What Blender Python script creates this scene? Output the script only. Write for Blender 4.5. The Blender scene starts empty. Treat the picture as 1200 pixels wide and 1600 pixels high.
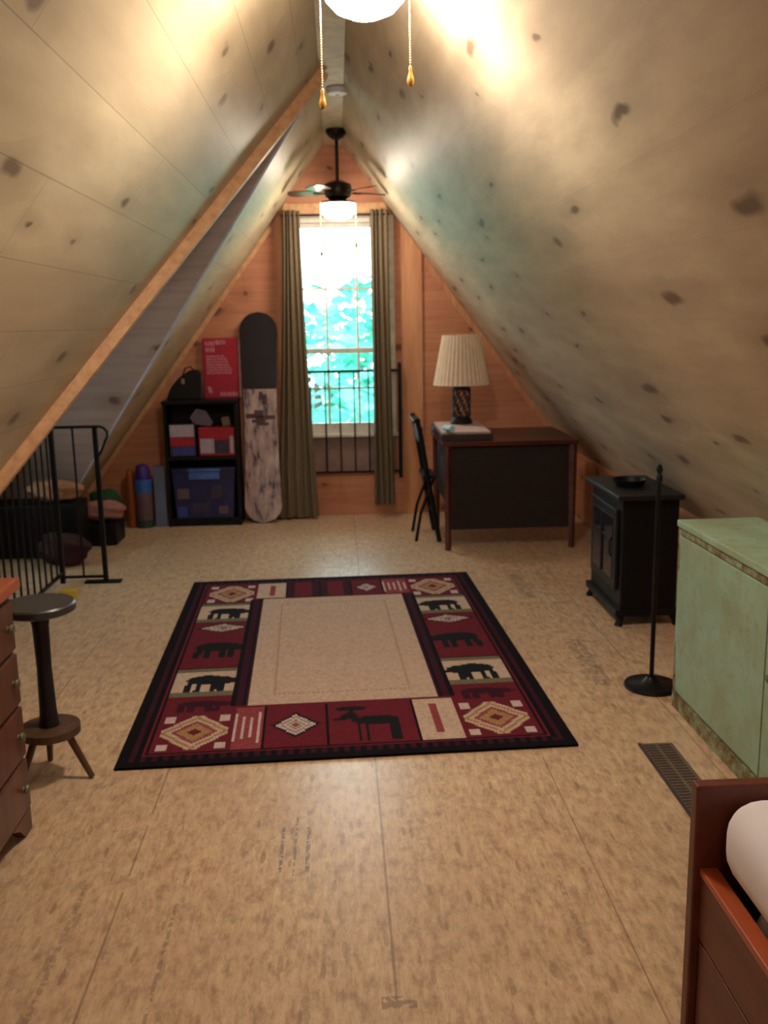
import bpy, bmesh, math, random
from mathutils import Vector, Matrix
random.seed(7)
PI = math.pi
S = bpy.context.scene
COL = S.collection

# ---------------------------------------------------------------- camera
def make_camera():
    F, yaw, pitch, roll = 1484.1, .0454, .1965, .018
    f = Vector((math.sin(yaw)*math.cos(pitch), math.cos(yaw)*math.cos(pitch), -math.sin(pitch)))
    r0 = Vector((math.cos(yaw), -math.sin(yaw), 0)); u0 = r0.cross(f)
    r = math.cos(roll)*r0 - math.sin(roll)*u0
    u = math.sin(roll)*r0 + math.cos(roll)*u0
    cd = bpy.data.cameras.new('camera'); cam = bpy.data.objects.new('camera', cd); COL.objects.link(cam)
    cam.matrix_world = Matrix(((r.x, u.x, -f.x, 0), (r.y, u.y, -f.y, 0), (r.z, u.z, -f.z, 1.5), (0, 0, 0, 1)))
    cd.sensor_fit = 'VERTICAL'; cd.sensor_height = 24; cd.sensor_width = 18
    cd.lens = F/1600*24
    cd.clip_start = .05
    cd.dof.use_dof = True; cd.dof.focus_distance = 2.0; cd.dof.aperture_fstop = 3.6
    S.camera = cam
make_camera()

# ---------------------------------------------------------------- world and exposure
W = bpy.data.worlds.new('sky'); S.world = W; W.use_nodes = True
bg = W.node_tree.nodes['Background']
bg.inputs['Color'].default_value = (.72, .98, 1.0, 1); bg.inputs['Strength'].default_value = 9.0
S.view_settings.view_transform = 'Standard'; S.view_settings.look = 'None'
S.view_settings.gamma = 1; S.view_settings.use_curve_mapping = False
S.view_settings.exposure = 0.06
try:
    S.cycles.use_denoising = True; S.cycles.max_bounces = 10; S.cycles.diffuse_bounces = 6
    S.cycles.sample_clamp_indirect = 6
except Exception: pass
NEAR_LIGHT, FAR_LIGHT = 165.0, 60.0        # the fan lamps
LAMP_WARM = (1.0, .84, .66)

# ---------------------------------------------------------------- materials
def srgb(r, g, b):
    f = lambda c: (c/255/12.92 if c/255 <= .04045 else ((c/255+.055)/1.055)**2.4)
    return (f(r), f(g), f(b), 1)
def nt(name, rough=.6, metal=0, spec=.5):
    m = bpy.data.materials.new(name); m.use_nodes = True; t = m.node_tree
    p = t.nodes['Principled BSDF']; p.inputs['Roughness'].default_value = rough; p.inputs['Metallic'].default_value = metal
    p.inputs['Specular IOR Level'].default_value = spec
    return m, t, p
def nd(t, typ, **kw):
    n = t.nodes.new(typ)
    for k, v in kw.items():
        if k in n.inputs: n.inputs[k].default_value = v
        else: setattr(n, k, v)
    return n
def ramp(t, fac, stops):
    n = t.nodes.new('ShaderNodeValToRGB'); e = n.color_ramp.elements
    while len(e) < len(stops): e.new(.5)
    for i, (p, c) in enumerate(stops): e[i].position = p; e[i].color = c
    t.links.new(fac, n.inputs[0]); return n.outputs[0]
def mix(t, fac, a, b, mode='MIX'):
    n = t.nodes.new('ShaderNodeMix'); n.data_type = 'RGBA'; n.blend_type = mode
    for s, v in ((0, fac), (6, a), (7, b)):
        if hasattr(v, 'is_linked') or isinstance(v, bpy.types.NodeSocket): t.links.new(v, n.inputs[s])
        else: n.inputs[s].default_value = v
    return n.outputs[2]
def mapping(t, scale, coord='Object', loc=(0, 0, 0)):
    c = t.nodes.new('ShaderNodeTexCoord'); m = nd(t, 'ShaderNodeMapping'); m.inputs['Scale'].default_value = scale
    m.inputs['Location'].default_value = loc
    t.links.new(c.outputs[coord], m.inputs[0]); return m.outputs[0]
def noise(t, vec, scale, detail=3, rough=.5):
    n = nd(t, 'ShaderNodeTexNoise'); n.inputs['Scale'].default_value = scale
    n.inputs['Detail'].default_value = detail; n.inputs['Roughness'].default_value = rough
    t.links.new(vec, n.inputs['Vector']); return n.outputs[0]
def math_(t, op, a, b=0.0, c=0.0):
    n = t.nodes.new('ShaderNodeMath'); n.operation = op
    for i, v in enumerate((a, b, c)):
        if isinstance(v, bpy.types.NodeSocket): t.links.new(v, n.inputs[i])
        else: n.inputs[i].default_value = v
    return n.outputs[0]
def bump(t, p, h, strength=.2, dist=.01):
    b = nd(t, 'ShaderNodeBump'); b.inputs['Strength'].default_value = strength; b.inputs['Distance'].default_value = dist
    t.links.new(h, b.inputs['Height']); t.links.new(b.outputs[0], p.inputs['Normal'])

def plain(name, c, rough=.6, metal=0, var=.12, spec=.5, nscale=14):
    m, t, p = nt(name, rough, metal, spec)
    v = mapping(t, (1, 1, 1)); n = noise(t, v, nscale, 3)
    d = tuple(x*(1-var*1.6) for x in c[:3])+(1,); l = tuple(min(1, x*(1+var)) for x in c[:3])+(1,)
    t.links.new(ramp(t, n, [(.3, d), (.7, l)]), p.inputs['Base Color'])
    bump(t, p, n, .08, .003)
    return m

def knotty(name, base, dark, knot, coord='UV', board=.25, boards=True, rough=.42, knot_scale=(1.5, 3.2), seam=.5, grain=(1.2, 16), knot_keep=.55, seamlen=2.44, offs=0):
    """pine plywood / boards: u runs along the grain, v across"""
    m, t, p = nt(name, rough)
    v = mapping(t, (1, 1, 1), coord, (offs, 0, 0))
    g1 = noise(t, (lambda mp: mp)(mapping(t, (grain[0], grain[1], 1), coord, (offs, 0, 0))), 1.5, 5, .6)
    g2 = noise(t, mapping(t, (.7, 1.9, 1), coord, (offs, 3, 0)), 1.6, 3)
    c = ramp(t, g1, [(.28, dark), (.62, base)])
    c = mix(t, .35, c, ramp(t, g2, [(.3, dark), (.65, base)]))
    # knots
    wob = noise(t, v, 7, 2)
    vo = nd(t, 'ShaderNodeTexVoronoi', voronoi_dimensions='2D'); vo.inputs['Scale'].default_value = 1.0; vo.inputs['Randomness'].default_value = 1
    add = nd(t, 'ShaderNodeVectorMath', operation='MULTIPLY_ADD')
    t.links.new(mapping(t, (knot_scale[0], knot_scale[1], 1), coord, (offs+.3, .2, 0)), add.inputs[2])
    cmb = nd(t, 'ShaderNodeCombineXYZ'); t.links.new(wob, cmb.inputs[0]); t.links.new(wob, cmb.inputs[1])
    t.links.new(cmb.outputs[0], add.inputs[0]); add.inputs[1].default_value = (.25, .25, 0)
    t.links.new(add.outputs[0], vo.inputs['Vector'])
    sep = nd(t, 'ShaderNodeSeparateColor'); t.links.new(vo.outputs['Color'], sep.inputs[0])
    keep = math_(t, 'LESS_THAN', sep.outputs[0], knot_keep)
    size = math_(t, 'MULTIPLY_ADD', sep.outputs[1], .10, .045)
    q = math_(t, 'DIVIDE', vo.outputs['Distance'], size)
    core = math_(t, 'SUBTRACT', 1.0, math_(t, 'SMOOTHSTEP', q, .35, 1.0) if False else q)
    core = math_(t, 'MULTIPLY', math_(t, 'MAXIMUM', core, 0.0), keep)
    halo = math_(t, 'MULTIPLY', math_(t, 'MAXIMUM', math_(t, 'SUBTRACT', 1.0, math_(t, 'MULTIPLY', q, .27)), 0.0), keep)
    c = mix(t, math_(t, 'MULTIPLY', halo, .5), c, mix(t, .5, dark, knot))
    c = mix(t, math_(t, 'MINIMUM', math_(t, 'MULTIPLY', core, 1.5), .82), c, knot)
    h = g1
    if boards:
        sx = nd(t, 'ShaderNodeSeparateXYZ'); t.links.new(v, sx.inputs[0])
        fr = math_(t, 'FRACT', math_(t, 'DIVIDE', sx.outputs[1], board))
        ln = math_(t, 'LESS_THAN', fr, .014)
        fr2 = math_(t, 'FRACT', math_(t, 'DIVIDE', math_(t, 'MULTIPLY_ADD', math_(t, 'FLOOR', math_(t, 'DIVIDE', sx.outputs[1], board)), .93, sx.outputs[0]), seamlen))
        ln2 = math_(t, 'LESS_THAN', fr2, .0015)
        ln = math_(t, 'MAXIMUM', ln, ln2)
        tone = nd(t, 'ShaderNodeTexWhiteNoise', noise_dimensions='1D')
        t.links.new(math_(t, 'FLOOR', math_(t, 'DIVIDE', sx.outputs[1], board)), tone.inputs['W'])
        c = mix(t, math_(t, 'MULTIPLY', tone.outputs[0], .22), c, dark)
        c = mix(t, math_(t, 'MULTIPLY', ln, seam), c, (.03, .02, .012, 1))
        h = math_(t, 'SUBTRACT', g1, math_(t, 'MULTIPLY', ln, 1.0))
    t.links.new(c, p.inputs['Base Color']); bump(t, p, h, .12, .004)
    return m

def wood(name, a, b, rough=.45, axis=0, s=1.0):
    m, t, p = nt(name, rough)
    sc = [14, 14, 14]; sc[axis] = 1.2
    n = noise(t, mapping(t, tuple(x*s for x in sc)), 1.6, 5, .6)
    t.links.new(ramp(t, n, [(.3, b), (.68, a)]), p.inputs['Base Color']); bump(t, p, n, .1, .003)
    return m
def metal(name, c, rough=.45, met=.6):
    return plain(name, c, rough, met, .15, .4, 30)
def emis(name, c, s):
    m, t, p = nt(name, .4)
    p.inputs['Base Color'].default_value = (.9, .88, .85, 1)
    p.inputs['Emission Color'].default_value = c+(1,); p.inputs['Emission Strength'].default_value = s
    return m

M = {}
M['roof'] = knotty('painted_pine_roof', srgb(206, 190, 160), srgb(172, 154, 126), srgb(84, 52, 38), board=.25, knot_scale=(1.5, 3.4), knot_keep=.7, seam=.38, grain=(1.0, 5), rough=.5)
M['roof_right'] = knotty('painted_pine_roof_right', srgb(208, 192, 166), srgb(166, 148, 126), srgb(74, 44, 34), board=.25, knot_scale=(1.25, 4.6), knot_keep=.8, seam=.06, grain=(1.4, 6), offs=5, rough=.5)
M['dormer'] = knotty('dormer_pine', srgb(184, 166, 158), srgb(152, 134, 130), srgb(84, 50, 44), board=.3, knot_scale=(2.0, 3), seam=.12, offs=9)
M['wall'] = knotty('pine_wall_boards', srgb(212, 150, 116), srgb(174, 110, 82), srgb(88, 40, 26), board=.29, knot_scale=(2.0, 3.4), knot_keep=.7, seam=.22, rough=.5)
M['trim'] = wood('orange_pine_trim', srgb(222, 178, 134), srgb(192, 142, 102), .5, 1)
M['trim_pale'] = wood('pale_pine_trim', srgb(214, 158, 118), srgb(184, 124, 88), .45, 2)
M['trim_grey'] = plain('pale_grey_trim', srgb(190, 186, 194), .5)
M['black_metal'] = metal('black_iron', (.005, .005, .007, 1), .42, .3)
M['fan_bronze'] = metal('dark_bronze', (.022, .016, .014, 1), .35, .6)
M['fan_blade'] = wood('dark_fan_blade', (.10, .055, .035, 1), (.05, .028, .02, 1), .3, 0)
M['bowl_near'] = emis('lit_glass_bowl_near', LAMP_WARM, NEAR_LIGHT)
M['bowl_far'] = emis('lit_glass_bowl_far', LAMP_WARM, FAR_LIGHT)
M['brass'] = metal('brass', srgb(214, 168, 96), .25, .9)
M['chain'] = metal('chain_metal', srgb(224, 208, 170), .3, .7)
M['white_paint'] = plain('white_paint', srgb(214, 210, 202), .5)
M['white_plastic'] = plain('white_plastic', srgb(206, 212, 226), .5)
M['curtain'] = plain('olive_curtain', srgb(120, 106, 86), .9, 0, .1, .2, 60)
M['desk'] = wood('dark_red_desk', srgb(92, 38, 30), srgb(58, 22, 18), .35, 0)
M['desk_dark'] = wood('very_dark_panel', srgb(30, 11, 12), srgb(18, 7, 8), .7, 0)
M['black'] = plain('black_paint', (.0035, .0035, .005, 1), .5, 0, .12, .25)
M['charcoal'] = plain('charcoal', (.010, .010, .014, 1), .45, 0, .12, .3)
M['mint'] = None
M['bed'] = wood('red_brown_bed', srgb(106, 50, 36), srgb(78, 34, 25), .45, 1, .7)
M['bed_lip_lit'] = wood('lit_orange_bed_lip', srgb(178, 88, 50), srgb(146, 66, 36), .35, 1, .7)  # brighter orange puts the lamplight on the rail top into its colour
M['sheet'] = plain('white_sheet', srgb(238, 236, 246), .85, 0, .03, .2, 5)
M['chest'] = wood('brown_chest', srgb(108, 62, 40), srgb(66, 34, 22), .4, 2, .6)
M['chest_top'] = wood('orange_chest_top', srgb(178, 96, 60), srgb(136, 66, 40), .35, 1, .7)
M['knob'] = metal('dull_knob', srgb(120, 118, 96), .4, .6)
M['table_dark'] = plain('dark_table_top', srgb(52, 54, 58), .35)
M['table_brown'] = wood('brown_stand', srgb(92, 66, 48), srgb(56, 38, 28), .4, 2)
M['shade'] = plain('cream_pleated_fabric', srgb(232, 212, 188), .85, 0, .05, .2, 20)
M['paper'] = plain('pale_paper', srgb(196, 170, 164), .8, 0, .08)
M['paper_blue'] = plain('pale_blue_card', srgb(170, 214, 226), .6, 0, .05)
M['casebox'] = plain('dark_plum_box', srgb(52, 30, 34), .5)
M['poster_red'] = plain('crimson_board', srgb(166, 28, 54), .55, 0, .08, .4, 4)
M['poster_ink'] = plain('pale_pink_ink', srgb(198, 130, 150), .6, 0, .1)
M['poster_edge'] = plain('pale_board_edge', srgb(196, 160, 160), .6)
M['glass_dark'] = plain('dark_fire_glass', (.02, .022, .035, 1), .08, 0, .1, .8)
M['vent'] = plain('brown_vent_metal', srgb(118, 100, 88), .45, .4)
M['vent_dark'] = plain('vent_dark', srgb(58, 46, 42), .6)
M['navy'] = plain('navy_plastic', srgb(26, 34, 84), .3, 0, .3, .6, 9)
M['navy_pale'] = plain('pale_blue_lid', srgb(72, 108, 184), .35, 0, .2)
M['box_red'] = plain('red_print', srgb(168, 32, 52), .45, 0, .1)
M['box_white'] = plain('white_print', srgb(178, 170, 196), .5, 0, .12, .5, 26)
M['box_blue'] = plain('blue_print', srgb(52, 66, 150), .45)
M['box_dark'] = plain('dark_print', srgb(56, 48, 74), .5, 0, .3, .5, 30)
M['beige'] = plain('beige_item', srgb(142, 126, 112), .7)
M['bag'] = plain('black_bag_cloth', srgb(20, 18, 24), .85, 0, .2)
M['pink'] = plain('dusty_pink_cloth', srgb(164, 116, 112), .9, 0, .15)
M['peach'] = plain('peach_cloth', srgb(170, 124, 96), .9, 0, .15)
M['green'] = plain('dark_green_cloth', srgb(26, 66, 34), .85, 0, .2)
M['dkred'] = plain('dark_red_cloth', srgb(48, 14, 18), .85, 0, .2)
M['purple'] = plain('purple_plastic', srgb(60, 44, 130), .4)
M['orange'] = plain('orange_plastic', srgb(150, 76, 30), .5)
M['azure'] = plain('azure_label', srgb(50, 104, 186), .4)
M['teal_grey'] = plain('grey_blue_panel', srgb(98, 112, 146), .6)
M['mauve'] = plain('mauve_tube', srgb(98, 76, 84), .7)
M['tube_green'] = plain('dark_teal_tube_base', srgb(36, 60, 54), .7)
M['yellow'] = plain('yellow_plastic', srgb(196, 166, 60), .5)
M['rubber'] = plain('rubber', (.012, .012, .012, 1), .8)
M['leaf'] = plain('green_leaves', (.10, .46, .36, 1), .7, 0, .45, .3, .8)
M['bark'] = plain('bark', (.08, .07, .06, 1), .9)
M['grass'] = plain('outdoor_grass', (.10, .26, .14, 1), .9)

# mint paint with worn brown edges
def mint_mat():
    m, t, p = nt('worn_mint_paint', .4)
    v = mapping(t, (1, 1, 1)); n1 = noise(t, v, 5, 4, .65); n2 = noise(t, v, 22, 4, .7)
    c = ramp(t, n1, [(.35, srgb(140, 158, 126)), (.6, srgb(150, 182, 160))])
    w = ramp(t, n2, [(.52, (0, 0, 0, 1)), (.68, (.6, .6, .6, 1))])
    c = mix(t, w, c, srgb(138, 132, 96))
    t.links.new(c, p.inputs['Base Color']); bump(t, p, n2, .1, .002); return m
M['mint'] = mint_mat()
def worn_mat():
    m, t, p = nt('worn_edge_paint', .6)
    n = noise(t, mapping(t, (9, 9, 9)), 3, 5, .7)
    c = ramp(t, n, [(.38, srgb(96, 70, 44)), (.5, srgb(128, 120, 86)), (.64, srgb(146, 168, 136))])
    t.links.new(c, p.inputs['Base Color']); return m
M['worn'] = worn_mat()

def floor_mat():
    m, t, p = nt('strand_board_subfloor', .33)
    # pressed wood strands lying mostly along the room
    v1 = mapping(t, (34, 11, 1)); vo = nd(t, 'ShaderNodeTexVoronoi'); t.links.new(v1, vo.inputs['Vector']); vo.inputs['Scale'].default_value = 1.6
    s1 = nd(t, 'ShaderNodeSeparateColor'); t.links.new(vo.outputs['Color'], s1.inputs[0])
    c = ramp(t, s1.outputs[0], [(0, srgb(184, 152, 120)), (.35, srgb(206, 176, 144)), (.75, srgb(210, 182, 156)), (1, srgb(220, 198, 152))])
    n = noise(t, mapping(t, (24, 6, 1)), 2.2, 6, .75)
    c = mix(t, .6, c, ramp(t, n, [(.36, srgb(148, 114, 84)), (.5, srgb(202, 172, 138)), (.64, srgb(226, 204, 172))]))
    n2 = noise(t, mapping(t, (1, 1, 1)), 1.3, 3)
    c = mix(t, ramp(t, n2, [(.4, (0, 0, 0, 1)), (.7, (.4, .4, .4, 1))]), c, srgb(176, 146, 128))
    n3 = noise(t, mapping(t, (1.6, 1, 1)), 13, 4, .7)
    c = mix(t, ramp(t, n3, [(.5, (0, 0, 0, 1)), (.66, (.5, .5, .5, 1))]), c, srgb(140, 112, 96))
    c = mix(t, ramp(t, n3, [(.3, (.45, .45, .45, 1)), (.44, (0, 0, 0, 1))]), c, srgb(212, 182, 142))
    vs = nd(t, 'ShaderNodeTexVoronoi'); t.links.new(mapping(t, (30, 7, 1), 'Object', (3, 1, 0)), vs.inputs['Vector']); vs.inputs['Scale'].default_value = 1.3
    s2 = nd(t, 'ShaderNodeSeparateColor'); t.links.new(vs.outputs['Color'], s2.inputs[0])
    fl = math_(t, 'MULTIPLY', math_(t, 'LESS_THAN', vs.outputs['Distance'], .3), math_(t, 'LESS_THAN', s2.outputs[0], .16))
    c = mix(t, math_(t, 'MULTIPLY', fl, .35), c, srgb(108, 80, 64))
    sx = nd(t, 'ShaderNodeSeparateXYZ'); t.links.new(mapping(t, (1, 1, 1)), sx.inputs[0])
    # sheet joints: 0.61 m rows running down the room
    ln = None
    for pos, w in ((.095, .0035), (-.62, .003), (.68, .0025), (-1.2, .003), (1.25, .003)):
        a = math_(t, 'LESS_THAN', math_(t, 'ABSOLUTE', math_(t, 'SUBTRACT', sx.outputs[0], pos)), w)
        ln = a if ln is None else math_(t, 'MAXIMUM', ln, a)
    fr = math_(t, 'ABSOLUTE', math_(t, 'SUBTRACT', math_(t, 'FRACT', math_(t, 'DIVIDE', math_(t, 'ADD', sx.outputs[1], .2), 2.44)), .5))
    ln = math_(t, 'MULTIPLY', ln, math_(t, 'GREATER_THAN', noise(t, mapping(t, (2, 2, 1)), 1.5, 2), .42))
    c = mix(t, math_(t, 'MULTIPLY', ln, .5), c, srgb(96, 72, 60))
    # worn grey printing stamped on the sheets
    for (x0, x1, y0, y1, k) in ((-.205, -.195, 2.42, 2.66, .7), (-.165, -.158, 2.40, 2.72, .6), (-.13, -.118, 2.42, 2.66, .7), (.06, .14, 1.86, 1.90, .55), (.985, 1.06, 5.0, 5.5, .5), (1.04, 1.12, 3.7, 4.3, .4), (-.735, -.72, 1.8, 2.4, .35), (-.47, -.46, 1.75, 2.3, .45), (.56, .575, 2.0, 2.35, .35)):
        a = math_(t, 'MULTIPLY', math_(t, 'GREATER_THAN', sx.outputs[0], x0), math_(t, 'LESS_THAN', sx.outputs[0], x1))
        b = math_(t, 'MULTIPLY', math_(t, 'GREATER_THAN', sx.outputs[1], y0), math_(t, 'LESS_THAN', sx.outputs[1], y1))
        br = math_(t, 'GREATER_THAN', noise(t, mapping(t, (20, 26, 1)), 2.0, 2), .47)
        c = mix(t, math_(t, 'MULTIPLY', math_(t, 'MULTIPLY', math_(t, 'MULTIPLY', a, b), br), k), c, srgb(92, 80, 76))
    t.links.new(c, p.inputs['Base Color']); bump(t, p, n, .06, .001)
    return m
M['floor'] = floor_mat()
def glass_mat():
    m = bpy.data.materials.new('window_glass'); m.use_nodes = True; t = m.node_tree; t.nodes.clear()
    o = t.nodes.new('ShaderNodeOutputMaterial'); tr = t.nodes.new('ShaderNodeBsdfTransparent'); g = t.nodes.new('ShaderNodeBsdfGlossy')
    g.inputs['Roughness'].default_value = .03; mx = t.nodes.new('ShaderNodeMixShader'); lw = t.nodes.new('ShaderNodeLayerWeight'); lw.inputs[0].default_value = .2
    t.links.new(lw.outputs['Fresnel'], mx.inputs[0]); t.links.new(tr.outputs[0], mx.inputs[1]); t.links.new(g.outputs[0], mx.inputs[2]); t.links.new(mx.outputs[0], o.inputs[0])
    return m
M['glass'] = glass_mat()
def board_mat():
    m, t, p = nt('snowboard_graphic', .3)
    n = noise(t, mapping(t, (11, 1, 3.2)), 1.7, 4, .65)
    c = ramp(t, n, [(.36, srgb(66, 54, 84)), (.46, srgb(160, 140, 140)), (.6, srgb(186, 164, 160)), (.8, srgb(206, 196, 214))])
    t.links.new(c, p.inputs['Base Color']); return m
M['board_low'] = board_mat()
M['board_top'] = plain('dark_plum_base', srgb(24, 15, 26), .35, 0, .25, .3, 5)
M['board_mark'] = plain('brown_graphic', srgb(70, 40, 48), .4)

# ---------------------------------------------------------------- mesh builder
class MB:
    def __init__(s): s.bm = bmesh.new(); s.uv = None; s.mats = []; s.mi = 0
    def mat(s, m):
        if m not in s.mats: s.mats.append(m)
        s.mi = s.mats.index(m); return s
    def _f(s, vs):
        try: f = s.bm.faces.new(vs); f.material_index = s.mi; return f
        except ValueError: return None
    def box(s, x0, x1, y0, y1, z0, z1, M4=None, bev=0):
        P = [(x, y, z) for z in (z0, z1) for y in (y0, y1) for x in (x0, x1)]
        if M4 is not None: P = [M4 @ Vector(p) for p in P]
        v = [s.bm.verts.new(p) for p in P]; fs = []
        for q in ((0, 2, 3, 1), (4, 5, 7, 6), (0, 1, 5, 4), (2, 6, 7, 3), (0, 4, 6, 2), (1, 3, 7, 5)): fs.append(s._f([v[i] for i in q]))
        if bev:
            es = list({e for f in fs for e in f.edges})
            r = bmesh.ops.bevel(s.bm, geom=es, offset=bev, segments=2, affect='EDGES', profile=.6)
            for f in r['faces']: f.material_index = s.mi
        return s
    def bar(s, a, b, w, h, bev=0):
        a = Vector(a); b = Vector(b); d = b-a; q = d.to_track_quat('Z', 'Y')
        return s.box(-w/2, w/2, -h/2, h/2, 0, d.length, Matrix.Translation(a) @ q.to_matrix().to_4x4(), bev)
    def prism(s, poly, vec):
        """polygon (3D points) extruded by vec"""
        vec = Vector(vec); a = [s.bm.verts.new(p) for p in poly]; b = [s.bm.verts.new(Vector(p)+vec) for p in poly]
        s._f(a[::-1]); s._f(b)
        for i in range(len(a)): j = (i+1) % len(a); s._f([a[i], a[j], b[j], b[i]])
        return s
    def tube(s, pts, r, n=10, cap=True):
        pts = [Vector(p) for p in pts]; rs = r if isinstance(r, (list, tuple)) else [r]*len(pts); rings = []
        up = None
        for i, p in enumerate(pts):
            d = (pts[min(i+1, len(pts)-1)]-pts[max(i-1, 0)]).normalized()
            if up is None: up = d.orthogonal().normalized()
            up = (up-d*up.dot(d)); up = up.normalized() if up.length > 1e-5 else d.orthogonal().normalized()
            w = d.cross(up)
            rings.append([s.bm.verts.new(p+(up*math.cos(2*PI*k/n)+w*math.sin(2*PI*k/n))*rs[i]) for k in range(n)])
        for a, b in zip(rings, rings[1:]):
            for k in range(n): s._f([a[k], a[(k+1) % n], b[(k+1) % n], b[k]])
        if cap: s._f(rings[0][::-1]); s._f(rings[-1])
        return s
    def lathe(s, prof, n=32, c=(0, 0, 0), wave=0, nw=0, cap=True):
        rings = []
        for (r, z) in prof:
            ring = []
            for k in range(n):
                a = 2*PI*k/n; rr = r*(1+wave*math.sin(nw*a)) if nw else r
                ring.append(s.bm.verts.new((c[0]+rr*math.cos(a), c[1]+rr*math.sin(a), c[2]+z)))
            rings.append(ring)
        for a, b in zip(rings, rings[1:]):
            for k in range(n): s._f([a[k], a[(k+1) % n], b[(k+1) % n], b[k]])
        if cap: s._f(rings[0][::-1]); s._f(rings[-1])
        return s
    def blob(s, c, r, seed=0, amp=.15, sub=3):
        rnd = random.Random(seed); ph = [rnd.uniform(0, 6) for _ in range(6)]
        res = bmesh.ops.create_icosphere(s.bm, subdivisions=sub, radius=1)
        for v in res['verts']:
            p = v.co.copy(); k = 1+amp*(math.sin(3*p.x+ph[0])*math.sin(4*p.y+ph[1])+.6*math.sin(7*p.z+ph[2]+3*p.x))
            z = p.z*k
            v.co = (c[0]+p.x*k*r[0], c[1]+p.y*k*r[1], max(c[2]+z*r[2], 0.002 if c[2] < .5 else -9))
        for f in s.bm.faces:
            if not f.material_index and s.mi: pass
        for v in res['verts']:
            for f in v.link_faces: f.material_index = s.mi
        return s
    def build(s, name, m=None, parent=None, smooth=False, kind=None, loc=None):
        me = bpy.data.meshes.new(name)
        bmesh.ops.recalc_face_normals(s.bm, faces=s.bm.faces[:])
        s.bm.to_mesh(me); s.bm.free()
        if m is not None and not s.mats: me.materials.append(m)
        for x in s.mats: me.materials.append(x)
        if smooth:
            for p in me.polygons: p.use_smooth = True
            try:
                me.set_sharp_from_angle(angle=math.radians(40))
            except Exception: pass
        o = bpy.data.objects.new(name, me); COL.objects.link(o)
        if parent is not None: o.parent = parent
        if kind: o['kind'] = kind
        if loc: o.location = loc
        return o

def thing(name, label, cat, loc=(0, 0, 0), rz=0, group=None):
    o = bpy.data.objects.new(name, None); COL.objects.link(o); o.location = loc; o.rotation_euler = (0, 0, rz)
    o.empty_display_size = .1
    return tag(o, label, cat, group)
def tag(o, label, cat, group=None):
    o['label'] = label; o['category'] = cat
    if group: o['group'] = group
    return o
def slab(name, poly, n, th, m, u, v, origin=(0, 0, 0), kind='structure', parent=None):
    """flat panel: polygon, outward normal n, thickness; UV in metres along axes u, v"""
    b = MB(); b.prism(poly, Vector(n)*th); o = b.build(name, m, parent, kind=kind if parent is None else None)
    uvl = o.data.uv_layers.new(name='UVMap'); u = Vector(u); v = Vector(v); og = Vector(origin)
    for l in o.data.loops:
        p = o.data.vertices[l.vertex_index].co-og; uvl.data[l.index].uv = (p.dot(u), p.dot(v))
    return o

# ---------------------------------------------------------------- the room
D = 7.467; RX, RZ, SL = .008, 2.89, 1.32
K = math.sqrt(1+SL*SL)
zr = lambda X: RZ-SL*abs(X-RX)
NL = Vector((-SL, 0, 1))/K; NR = Vector((SL, 0, 1))/K
YB = -2.2; XL = RX-RZ/SL; XR = 1.82
VY, VS = 5.42, .724                                        # dormer ridge position, plan slope of its valleys
vl = lambda X: VS*abs(X-RX)

slab('floor', [(-3.2, YB-.1, -.001), (2.35, YB-.1, -.001), (2.35, D+.1, -.001), (-3.2, D+.1, -.001)], (0, 0, -1), .12, M['floor'], (0, 1, 0), (1, 0, 0))
# left slope: near piece and far piece, with the dormer opening between the valleys
P3 = lambda X, Y: (X, Y, zr(X))
su = Vector((-1, 0, -SL))/K                                # down the left slope
slab('ceiling_left', [P3(RX, YB), P3(RX, VY), P3(XL, VY-vl(XL)), P3(XL, YB)], NL, .05, M['roof'], (0, 1, 0), su, (RX, 0, RZ))
slab('ceiling_left', [P3(RX, VY), P3(RX, D), P3(XL, D), P3(XL, VY+vl(XL))], NL, .05, M['roof'], (0, 1, 0), su, (RX, 0, RZ))
slab('ceiling_right', [P3(RX, YB), P3(RX, D), P3(XR, D), P3(XR, YB)], NR, .05, M['roof_right'], (0, 1, 0), (1/K, 0, -SL/K), (RX, 0, RZ))
slab('wall_right', [(XR, YB, 0), (XR, D, 0), (XR, D, zr(XR)), (XR, YB, zr(XR))], (1, 0, 0), .04, M['wall'], (0, 1, 0), (0, 0, 1))
# dormer over the stairs
DX = -3.1; dsl = SL/VS; dk = math.sqrt(1+dsl*dsl)
yf = RZ/dsl
slab('ceiling_dormer', [(RX, VY, RZ), (DX, VY, RZ), (DX, VY+yf, 0), (XL, VY+yf, 0)], (0, dsl/dk, 1/dk), .05, M['dormer'], (1, 0, 0), (0, 1/dk, -dsl/dk), (RX, VY, RZ))
slab('ceiling_dormer', [(RX, VY, RZ), (DX, VY, RZ), (DX, VY-yf, 0), (XL, VY-yf, 0)], (0, -dsl/dk, 1/dk), .05, M['dormer'], (1, 0, 0), (0, -1/dk, -dsl/dk), (RX, VY, RZ))
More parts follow.
